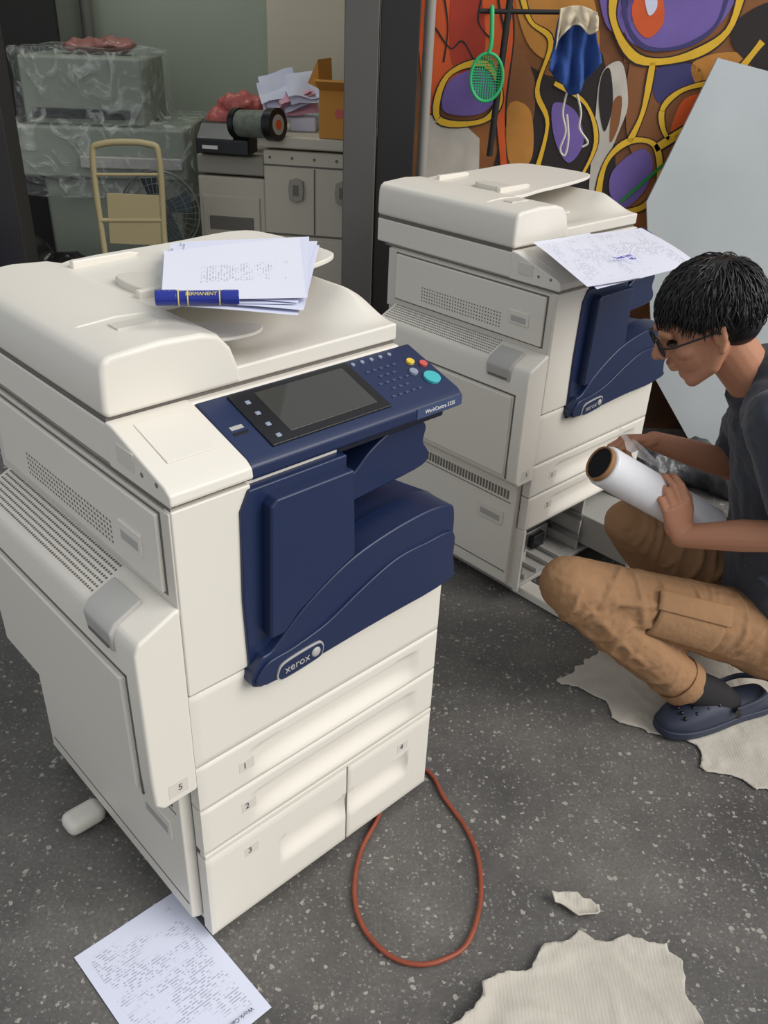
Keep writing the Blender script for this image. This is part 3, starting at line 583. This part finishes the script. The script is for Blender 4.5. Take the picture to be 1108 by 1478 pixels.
def card(nm,px,curl=.016,cell=.009,sd=0,maxz=None):
    P=[PF(u,v) for u,v in px]; R=[]
    for i,p in enumerate(P):
        q=P[(i+1)%len(P)]; L=(q-p).length; k=max(1,int(L/.012))
        n_=Vector((-(q-p).y,(q-p).x,0)).normalized()
        for j in range(k): s=p.lerp(q,j/k); R.append((s+n_*(.020*noise.noise(Vector((s.x*14,s.y*14,sd)))+.014*noise.noise(Vector((s.x*50,s.y*50,sd)))+.006*noise.noise(Vector((s.x*130,s.y*130,sd))))).to_2d())
    N=len(R); xs=[r.x for r in R]; ys=[r.y for r in R]
    def inside(x,y):
        c_=False; j=N-1
        for i in range(N):
            if (R[i].y>y)!=(R[j].y>y) and x<(R[j].x-R[i].x)*(y-R[i].y)/(R[j].y-R[i].y)+R[i].x: c_=not c_
            j=i
        return c_
    def near(p):
        best=9;bp_=p
        for i in range(N):
            a_,b2=R[i],R[(i+1)%N]; ab=b2-a_; t=max(0,min(1,(p-a_).dot(ab)/max(1e-9,ab.length_squared))); q=a_+ab*t; d_=(q-p).length
            if d_<best: best,bp_=d_,q
        return best,bp_
    nx=int((max(xs)-min(xs))/cell)+2; ny=int((max(ys)-min(ys))/cell)+2; ins={}
    for i in range(nx+1):
        for j in range(ny+1): ins[i,j]=inside(min(xs)+i*cell,min(ys)+j*cell)
    bm=bmesh.new(); V={}
    def gv(i,j):
        if (i,j) in V: return V[i,j]
        p=Vector((min(xs)+i*cell,min(ys)+j*cell)); d_,q=near(p)
        if not ins[i,j]: p=q; d_=0
        m_=max(0,noise.noise(Vector((p.x*7,p.y*7,3+sd)))+.25)
        z=.0015+.004*(.5+.5*noise.noise(Vector((p.x*9,p.y*9,sd))))+curl*m_*max(0,1-d_/.035)**2
        z+=.005*max(0,1-abs(noise.noise(Vector((p.x*4,p.y*4,8+sd))))*14)+.004*max(0,1-abs(noise.noise(Vector((p.x*7,p.y*7,18+sd))))*12)
        if maxz: z=min(z,maxz)
        V[i,j]=bm.verts.new((p.x,p.y,z)); return V[i,j]
    for i in range(nx):
        for j in range(ny):
            if ins[i,j] or ins[i+1,j] or ins[i,j+1] or ins[i+1,j+1]:
                try: bm.faces.new((gv(i,j),gv(i+1,j),gv(i+1,j+1),gv(i,j+1)))
                except Exception: pass
    bmesh.ops.remove_doubles(bm,verts=bm.verts,dist=.0004)
    o=finish(bm,nm,CARD,None,0,ang=80); s_=o.modifiers.new("s",'SOLIDIFY'); s_.thickness=.0025; s_.offset=1; return o
card("cardboard_sheet",[(650,1478),(700,1432),(765,1392),(835,1342),(862,1362),(905,1355),(960,1368),(985,1405),(1015,1478),(1030,1600),(560,1600)],.024)
card("cardboard_sheet.001",[(805,985),(855,945),(905,925),(1000,915),(1250,900),(1250,1180),(1108,1142),(1060,1125),(1012,1108),(1003,1085),(985,1068),(935,1058),(880,1038),(868,1005)],.010,.010,5,.006)
card("cardboard_scrap",[(795,1300),(830,1297),(868,1318),(860,1330),(825,1320)],.03,.005,9)
# ---------------------------------------------------------------- man
SKIN=mat("skin",rgb(184,130,102),.58,var=.08,vscale=10,bump=.08,bscale=200,bdist=.002,spec=.35); HAIR=mat("hair_black",rgb(18,16,17),.42); SHIRT=mat("shirt_charcoal",rgb(62,66,75),.95,var=.12,vscale=10,bump=.4,bscale=400,sheen=.2,bdist=.001,spec=.2)
PANTS=mat("trousers_khaki",rgb(158,122,90),.95,var=.18,vscale=9,bump=.35,bscale=45,spec=.2); SOCK=mat("sock_black",rgb(34,32,34),.9); CLOG=mat("clog_navy",rgb(48,54,72),.6)
man=empty("crouching_man")
def remesh(o,v,sm=6,disp=0,ns=.05):
    q=o.modifiers.new("r",'REMESH'); q.mode='VOXEL'; q.voxel_size=v; q.use_smooth_shade=True
    if sm: q=o.modifiers.new("s",'SMOOTH'); q.iterations=sm; q.factor=.5
    if disp:
        t=bpy.data.textures.new(o.name,'CLOUDS'); t.noise_scale=ns; q=o.modifiers.new("d",'DISPLACE'); q.texture=t; q.strength=disp
class Lb:
    def __init__(s,pts,rad): s.p=[Vector(p) for p in pts]; s.r=rad
    def at(s,t,ang,off=0):
        x=t*(len(s.p)-1); i=min(int(x),len(s.p)-2); f=x-i; c_=s.p[i].lerp(s.p[i+1],f); r=s.r[i]*(1-f)+s.r[i+1]*f
        ax=(s.p[i+1]-s.p[i]).normalized(); cam_=Vector((0,-1,0)); u=(cam_-ax*cam_.dot(ax)).normalized(); w=u.cross(ax); 
        if w.z<0: w=-w
        a=math.radians(ang); return c_+(u*math.cos(a)+w*math.sin(a))*(r+off)
def folds(bm,lb,items,r=.008,emb=.002):
    for t0,a0,t1,a1,bow in items:
        pts=[]; rr=[]
        for k in range(9):
            f=k/8; pts.append(lb.at(min(1,max(0,t0+(t1-t0)*f+bow*math.sin(math.pi*f))),a0+(a1-a0)*f,-emb)); rr.append(r*(.35+.65*math.sin(math.pi*min(.97,max(.03,f)))))
        tube(bm,pts,rr,8)
def patch(nm,m,lb,t0,t1,a0,a1,off,parent,n=14,th=.005):
    bm=bmesh.new(); g=[[bm.verts.new(lb.at(t0+(t1-t0)*i/n,a0+(a1-a0)*j/n,off)) for i in range(n+1)] for j in range(n+1)]
    for j in range(n):
        for i in range(n): bm.faces.new((g[j][i],g[j][i+1],g[j+1][i+1],g[j+1][i]))
    o=finish(bm,nm,m,parent,0,ang=80); s_=o.modifiers.new("s",'SOLIDIFY'); s_.thickness=th; s_.offset=0; return o
Jn=PY
head=Jn(1018,466,1.9); neckb=Jn(1092,562,1.9)
bm=bmesh.new()
nk=Jn(1105,560,1.9); ch=Jn(1140,665,1.88); ws=Jn(1128,800,1.86); pv=Jn(1105,890,1.86)
tp_=[nk,Jn(1122,590,1.89),ch,ws,pv,Jn(1100,930,1.86)]; tr_=[.070,.11,.128,.128,.13,.115]
tube(bm,tp_,tr_,24,side=(1,0,0),sq=[1.0,1.55,1.5,1.3,1.3,1.3])
lsh=Jn(1128,610,1.70); lel=Jn(1165,775,1.62); rsh=Jn(1082,620,2.06); rel=Jn(1056,672,2.05)
limb(bm,[Jn(1122,590,1.8),lsh,lsh.lerp(lel,.82)],[.08,.082,.068]); limb(bm,[Jn(1100,600,1.97),rsh,rsh.lerp(rel,.75)],[.08,.075,.058])
ball(bm,Jn(1118,540,1.89),(.075,.10,.07))
for k in range(9):
    lbx=Lb(tp_,[.15,.17,.185,.175,.17,.15])
    folds(bm,lbx,[(.25+.08*k,-40+random.uniform(-15,15),.30+.075*k+random.uniform(-.05,.05),40,.03)],.007,.012)
o=finish(bm,"shirt",SHIRT,man); remesh(o,.007,5,.012,.05)
bm=bmesh.new(); tube(bm,[neckb+Vector((.015,0,-.02)),neckb+Vector((-.018,0,.018))],[.074,.066],20); o=finish(bm,"collar",SHIRT,man,.004)
# trousers
bm=bmesh.new()
lhp=Jn(1065,905,1.78); lkn=Jn(818,842,1.68); lan=Jn(985,985,1.69)
rhp=Jn(1060,850,1.97); rkn=Jn(905,755,2.0)
ran=Vector((.93,2.02,.11))
LT=Lb([lhp,lhp.lerp(lkn,.5),lkn],[.100,.084,.070]); LC=Lb([lkn,lkn.lerp(lan,.35),lan],[.070,.070,.056]); RT=Lb([rhp,rhp.lerp(rkn,.5),rkn],[.100,.088,.066])
limb(bm,[pv+Vector((0,-.04,-.02)),lhp,lhp.lerp(lkn,.5),lkn],[.13,.100,.082,.068],18); limb(bm,[lkn,lkn.lerp(lan,.35),lkn.lerp(lan,.75),lan],[.068,.070,.064,.057],18)
limb(bm,[pv+Vector((0,.04,0)),rhp,rhp.lerp(rkn,.5),rkn],[.13,.100,.086,.064],18); limb(bm,[rkn,rkn.lerp(ran,.4),ran],[.064,.072,.056],18)
ball(bm,Jn(1090,905,1.79),.11); ball(bm,Jn(1090,880,1.95),.11)
for k in range(14):
    t=.10+.065*k; folds(bm,LT,[(t,-40+random.uniform(-20,20),min(1,t+random.uniform(-.16,.22)),85+random.uniform(-30,30),random.uniform(-.05,.05))],random.uniform(.006,.012),.001)
for k in range(12):
    t=.06+.08*k; folds(bm,LC,[(t,-70+random.uniform(-15,15),min(1,t+random.uniform(-.14,.14)),55+random.uniform(-30,20),random.uniform(-.06,.06))],random.uniform(.006,.012),.001)
for k in range(9):
    t=.2+.09*k; folds(bm,RT,[(t,-20,min(1,t+random.uniform(-.1,.14)),80,random.uniform(-.05,.05))],random.uniform(.007,.011),.001)
folds(bm,LT,[(.2,60,.95,10,.0),(.3,20,.9,-30,.0)],.010,.002); folds(bm,LC,[(.1,10,.9,-10,0),(.15,-40,.85,-35,0)],.010,.002)
o=finish(bm,"trousers",PANTS,man); remesh(o,.005,2,.008,.045)
patch("cargo_pocket",PANTS,LT,.24,.60,-22,44,.006,man,14,.006); patch("cargo_flap",PANTS,LT,.22,.62,28,58,.010,man,14,.005)
cuff=Lb([lan.lerp(lkn,.06),lan+(lan-lkn).normalized()*.006],[.0605,.0605]); patch("trouser_hem",PANTS,cuff,0,1,-180,180,.001,man,24)
bm=bmesh.new(); limb(bm,[lan,Jn(1030,1003,1.71),Jn(1050,1020,1.72)],[.048,.046,.045]); limb(bm,[ran,ran+Vector((.02,0,-.06))],[.05,.045]); o=finish(bm,"socks",SOCK,man); remesh(o,.007,4)
def clog(nm,heel,toe):
    dr=(toe-heel); L=dr.length; dr.normalize(); sd=Vector((-dr.y,dr.x,0)); upv=Vector((0,0,1)); bm=bmesh.new()
    prof=[(0,.022,.05),(.03,.036,.062),(.12,.040,.062),(.3,.043,.06),(.45,.047,.075),(.6,.053,.088),(.75,.055,.075),(.88,.048,.055),(.96,.034,.040),(1,.018,.025)]
    rings=[]; n=20
    for t,w,h in prof:
        c_=heel+dr*(L*t); ring=[]
        for k in range(n):
            a_=2*math.pi*k/n; cx,cz=math.cos(a_),math.sin(a_)
            x=w*math.copysign(abs(cx)**.7,cx); z=h*.5+h*.5*math.copysign(abs(cz)**(.6 if cz<0 else .9),cz)
            ring.append(bm.verts.new(c_+sd*x+upv*(z+.002+.006*max(0,t-.8)/.2)))
        rings.append(ring)
    for i in range(len(rings)-1):
        for k in range(n): bm.faces.new((rings[i][k],rings[i][(k+1)%n],rings[i+1][(k+1)%n],rings[i+1][k]))
    bm.faces.new(rings[0][::-1]); bm.faces.new(rings[-1])
    o=finish(bm,nm,CLOG,man,0,ang=80); s=o.modifiers.new("s",'SUBSURF'); s.levels=2; s.render_levels=2
    pts=[heel+dr*(L*.42)+sd*.052+upv*.06,heel+dr*(L*.15)+sd*.047+upv*.075,heel-dr*.012+upv*.080,heel+dr*(L*.15)-sd*.047+upv*.075,heel+dr*(L*.42)-sd*.052+upv*.06]
    bm=bmesh.new(); pp_=catmull(pts,8,False); tube(bm,pp_,[.010]*len(pp_),10,side=(0,0,1),sq=.35); finish(bm,nm+"_strap",CLOG,man)
    for s_ in (-1,1):
        p=heel+dr*(L*.42)+sd*(.05*s_)+upv*.06; cyl(nm+"_rivet_%d"%(s_+1),BLACK,p-sd*.003*s_,p+sd*.006*s_,.009,man,16)
    bm=bmesh.new()
    for i in range(4):
        for j in range(-2,3):
            t=.56+.1*i; y=j*.017; zz=.088-.25*max(0,t-.6)*.3-.35*(y**2)/.05
            p=heel+dr*(L*t)+sd*y+upv*(zz*.97); ball(bm,p,.0055,seg=8)
    finish(bm,nm+"_holes",BLACK,man)
    bm=bmesh.new()
    out=[(0,.03),(.05,.042),(.3,.044),(.6,.055),(.8,.055),(.92,.045),(1.0,.022)]
    ol=[heel+dr*(L*t)+sd*w for t,w in out]+[heel+dr*(L*t)-sd*w for t,w in out[::-1]]; ol=catmull(ol,4)
    A=[bm.verts.new((p.x,p.y,heel.z)) for p in ol]; B=[bm.verts.new((p.x,p.y,heel.z+.022)) for p in ol]; bm.faces.new(A); bm.faces.new(B[::-1])
    for i in range(len(ol)): bm.faces.new((A[i],A[(i+1)%len(ol)],B[(i+1)%len(ol)],B[i]))
    finish(bm,nm+"_sole",CLOG,man,.004)
clog("clog_left",Vector((1.045,1.765,.009)),Vector((.735,1.645,.009)))
clog("clog_right",Vector((1.06,2.06,.009)),Vector((.77,2.0,.009)))
# head + neck
Fh=Vector((-.88,.02,-.46)).normalized(); Lh=Vector((-.02,-1,0)); Lh=(Lh-Fh*Lh.dot(Fh)).normalized(); Uh=Fh.cross(Lh).normalized()
if Uh.z<0: Uh=-Uh
HM=frame(head,Fh,Lh,Uh)@Matrix.Scale(1.08,4)
bm=bmesh.new()
ball(bm,(-.012,0,.03),(.098,.077,.092),HM,24); ball(bm,(.03,0,-.03),(.062,.060,.080),HM,20); ball(bm,(.052,0,-.088),(.030,.030,.025),HM)
def hl_(pts,rad): 
    P_=[HM@Vector(p) for p in pts]; limb(bm,P_,[r*1.08 for r in rad],10)
for s in (-1,1):
    hl_([(-.005,s*.056,-.035),(.02,s*.048,-.075),(.06,s*.02,-.10)],[.02,.018,.018])
    ball(bm,(.058,s*.040,-.022),(.026,.020,.02),HM)
    hl_([(.082,s*.045,.022),(.092,s*.02,.024)],[.009,.009])
    hl_([(-.002,s*.076,-.038),(-.012,s*.084,-.01),(-.014,s*.086,.012),(.004,s*.082,.020),(.010,s*.078,.006)],[.007,.008,.007,.006,.005])
    ball(bm,(-.003,s*.078,-.008),(.012,.006,.022),HM)
hl_([(.088,0,.015),(.102,0,-.008),(.112,0,-.026)],[.008,.010,.012]); ball(bm,(.100,.012,-.030),(.010,.008,.008),HM); ball(bm,(.100,-.012,-.030),(.010,.008,.008),HM)
ball(bm,(.088,0,-.055),(.012,.022,.007),HM); ball(bm,(.086,0,-.067),(.012,.019,.008),HM)
limb(bm,[HM@Vector((-.025,0,-.05)),neckb+Vector((.005,0,0)),nk],[.058,.058,.065],18)
o=finish(bm,"head",SKIN,man); remesh(o,.0035,5)
bm=bmesh.new()
for s in (-1,1): ball(bm,(.079,s*.031,.0),(.012,.015,.006),HM,12)
finish(bm,"eyes",mat("eye_dark",rgb(30,24,22),.2),man)
bm=bmesh.new()
for s in (-1,1): tube(bm,[HM@Vector(p) for p in ((.088,s*.018,.020),(.088,s*.034,.024),(.078,s*.050,.020))],[.003,.004,.002],8)
finish(bm,"eyebrows",HAIR,man)
bm=bmesh.new()
for s in (-1,1):
    pts=[HM@Vector((.104,s*(.032+.025*math.cos(t)),.0+.019*math.sin(t))) for t in [k*2*math.pi/24 for k in range(25)]]
    tube(bm,pts,[.0026]*25,8)
    tube(bm,[HM@Vector((.104,s*.057,.006)),HM@Vector((.085,s*.078,.008)),HM@Vector((.0,s*.088,.008)),HM@Vector((-.02,s*.085,-.008))],[.0024]*4,8)
tube(bm,[HM@Vector((.104,-.008,.004)),HM@Vector((.108,0,.007)),HM@Vector((.104,.008,.004))],[.0022]*3,8)
finish(bm,"glasses",BLACK,man)
bm=bmesh.new(); ball(bm,(-.020,0,.042),(.102,.084,.092),HM,24); ball(bm,(-.050,0,.0),(.070,.076,.074),HM,20)
o=finish(bm,"hair_cap",HAIR,man); remesh(o,.006,2)
bm=bmesh.new(); cnt=0
ctr=Vector((-.020,0,.030)); EL=Vector((.103,.087,.097)); crown=Vector((-.45,0,.89)).normalized()
while cnt<2600:
    v=Vector((random.gauss(0,1),random.gauss(0,1),random.gauss(0,1))).normalized()
    if v.z<-.35: continue
    if v.x>.55 and v.z<.45: continue
    if v.x>-.05 and v.z<.22: continue
    if abs(v.y)>.75 and v.x>-.35 and v.z<.15: continue
    cnt+=1
    t=crown*-1+v*crown.dot(v)
    if t.length<.15: t=Vector((random.gauss(.3,1),random.gauss(0,1),0))
    t=(t-v*t.dot(v)).normalized(); t=(t+Vector((random.gauss(0,.30),random.gauss(0,.30),random.gauss(0,.12)))); t=(t-v*t.dot(v)).normalized()
    L=random.uniform(.30,.66)
    if v.z<.1: L*=.55
    lift=random.uniform(-.01,.12); P_=[]
    for k in range(6):
        f=k/5; dd=v*math.cos(L*f)+t*math.sin(L*f); s_=1+lift*math.sin(math.pi*min(1,f*.75))-(0.02 if k==0 else 0)+.02*f*f
        P_.append(HM@(ctr+Vector((dd.x*EL.x,dd.y*EL.y,dd.z*EL.z))*s_))
    tube(bm,P_,[.0016,.0021,.0021,.0017,.0012,.0003],5)
finish(bm,"hair_locks",HAIR,man,0,ang=80)
def hand(bm,wr,F,N,curl,side,scale=1.0,thumb_in=.6):
    F=F.normalized(); N=(N-F*N.dot(F)).normalized(); S=F.cross(N).normalized()*side
    m=frame(wr,F,S,N)@Matrix.Scale(scale,4)
    T=lambda *p:m@Vector(p)
    tube(bm,[T(-.01,0,0),T(.02,0,0),T(.05,.002,0),T(.085,0,0)],[.026*scale,.033*scale,.040*scale,.038*scale],16,side=S,sq=[.75,.55,.40,.36]); ball(bm,(.03,.018,.008),(.028,.02,.014),m); ball(bm,(.03,-.022,.006),(.028,.014,.013),m)
    fl=[(.028,.044,.026,.022),(.010,.048,.030,.023),(-.009,.045,.028,.022),(-.027,.036,.022,.020)]
    for k,(y,a_,b2,c2) in enumerate(fl):
        th=0; p=Vector((.078-.004*abs(k-1),y,.0)); pts=[Vector((.05,y*.8,0)),p.copy()]; 
        cs=curl[k]
        for L_,c_ in zip((a_,b2,c2),cs):
            th+=c_; p=p+Vector((math.cos(th)*L_,y*.04,math.sin(th)*L_)); pts.append(p.copy())
        limb(bm,[m@q for q in pts],[.009*scale,.0095*scale,.0088*scale,.0078*scale,.0068*scale],10)
    tp2=[Vector((.015,.022,.006)),Vector((.040,.044,.018+.01*thumb_in)),Vector((.066,.054,.020+.03*thumb_in)),Vector((.086,.052,.018+.055*thumb_in))]
    limb(bm,[m@q for q in tp2],[.014*scale,.0125*scale,.0105*scale,.0085*scale],10)
# roll of stretch film
r0_=PY(864,668,1.74); r1_=PY(1040,768,1.83); rd=(r1_-r0_).normalized()
rf=empty("stretch_film_roll")
FILMW=mat("film_white",rgb(232,232,236),.22,bump=.1,bscale=30); KR=mat("core_kraft",rgb(150,110,70),.8)
RR=.048
bm=bmesh.new(); tube(bm,[r0_+rd*.012,r0_+rd*.016,r1_-rd*.04],[RR*.92,RR,RR],36); finish(bm,"film",FILMW,rf,.003)
bm=bmesh.new(); 
s1=rd.orthogonal().normalized(); s2=rd.cross(s1)
def ringv(c_,r_): return [bm.verts.new(c_+s1*r_*math.cos(k*math.pi/18)+s2*r_*math.sin(k*math.pi/18)) for k in range(36)]
R_=[ringv(r0_+rd*.013,.041),ringv(r0_-rd*.0,.041),ringv(r0_,.037),ringv(r0_+rd*.011,.037)]
for i in range(3):
    for k in range(36): bm.faces.new((R_[i][k],R_[i][(k+1)%36],R_[i+1][(k+1)%36],R_[i+1][k]))
finish(bm,"core",KR,rf)
cyl("core_plug",BLACK,r0_+rd*.003,r0_+rd*.011,.0368,rf); cyl("core_tail",KR,r1_-rd*.05,r1_,.04,rf)
bm=bmesh.new()
gp=r0_.lerp(r1_,.41)
camdir=(CAM-gp).normalized()
cdp=(camdir-rd*camdir.dot(rd)).normalized()
dnv=rd.cross(cdp); 
if dnv.z>0: dnv=-dnv
Ff=(-dnv*.66-rd*.75).normalized(); 
lw=gp+cdp*(RR+.018)+dnv*.05+rd*.085
hand(bm,lw,Ff,-cdp,[(.30,.75,.7),(.32,.8,.7),(.36,.85,.7),(.45,.85,.7)],-1,1.0,.5)
limb(bm,[lw-Ff*.005,lw.lerp(lel,.5),lel,lsh.lerp(lel,.6)],[.027,.038,.045,.045],14)
o=finish(bm,"arm_left",SKIN,man); remesh(o,.003,3)
bm=bmesh.new()
rw=PY(942,636,2.0)
hand(bm,rw,Vector((-.95,-.25,.12)),Vector((-.1,-.45,-.9)),[(.5,.8,.4),(.6,.9,.5),(.8,1.0,.6),(.9,1.0,.6)],-1,.95,.8)
limb(bm,[rw,rw.lerp(rel,.5),rel,rsh.lerp(rel,.6)],[.025,.036,.042,.042],14)
o=finish(bm,"arm_right",SKIN,man); remesh(o,.003,3)
FT=bpy.data.materials.new("film_clear"); FT.use_nodes=True; b=FT.node_tree.nodes["Principled BSDF"]; b.inputs["Base Color"].default_value=(.9,.9,.92,1); b.inputs["Alpha"].default_value=.35; b.inputs["Roughness"].default_value=.15
sheet("film_tail",FT,[PY(890,622,1.92),PY(915,640,1.93),r0_+rd*.22-dnv*RR,r0_+rd*.05-dnv*RR],rf,amp=.02)
# ---------------------------------------------------------------- light
w=bpy.data.worlds.new("world"); sc.world=w; w.use_nodes=True; nt=w.node_tree; bg=nt.nodes["Background"]; bg.inputs[0].default_value=(.92,.96,1,1); bg.inputs[1].default_value=.60
ld=bpy.data.lights.new("sun",'SUN'); ld.energy=2.6; ld.angle=math.radians(42); ld.color=(1,.965,.915); lo=bpy.data.objects.new("sun",ld); sc.collection.objects.link(lo)
lo.rotation_euler=Vector((-.80,.32,-.66)).to_track_quat('-Z','Y').to_euler()
lf=empty("added_fill_lamp"); FILL_TUBE=bpy.data.materials.new("fill_tube"); FILL_TUBE.use_nodes=True; b=FILL_TUBE.node_tree.nodes["Principled BSDF"]; b.inputs["Emission Color"].default_value=(1,1,.95,1); b.inputs["Emission Strength"].default_value=4  # added lamp, out of view, glowing to brighten the dim interior
cyl("tube",FILL_TUBE,(-1.8,4.3,3.0),(-.6,4.3,3.0),.018,lf); box("fill_fixture",LABEL,-1.85,-.55,4.26,4.34,3.03,3.1,lf)  # tube and housing are invented to carry the interior fill
al=bpy.data.lights.new("added_fill_light",'AREA'); al.shape='RECTANGLE'; al.size=1.2; al.size_y=.1; al.energy=8; al.color=(1,1,.94); ao=bpy.data.objects.new("added_fill_light",al); sc.collection.objects.link(ao); ao.location=(-1.2,4.3,2.97)  # added area light, unseen, lifts the interior brightness
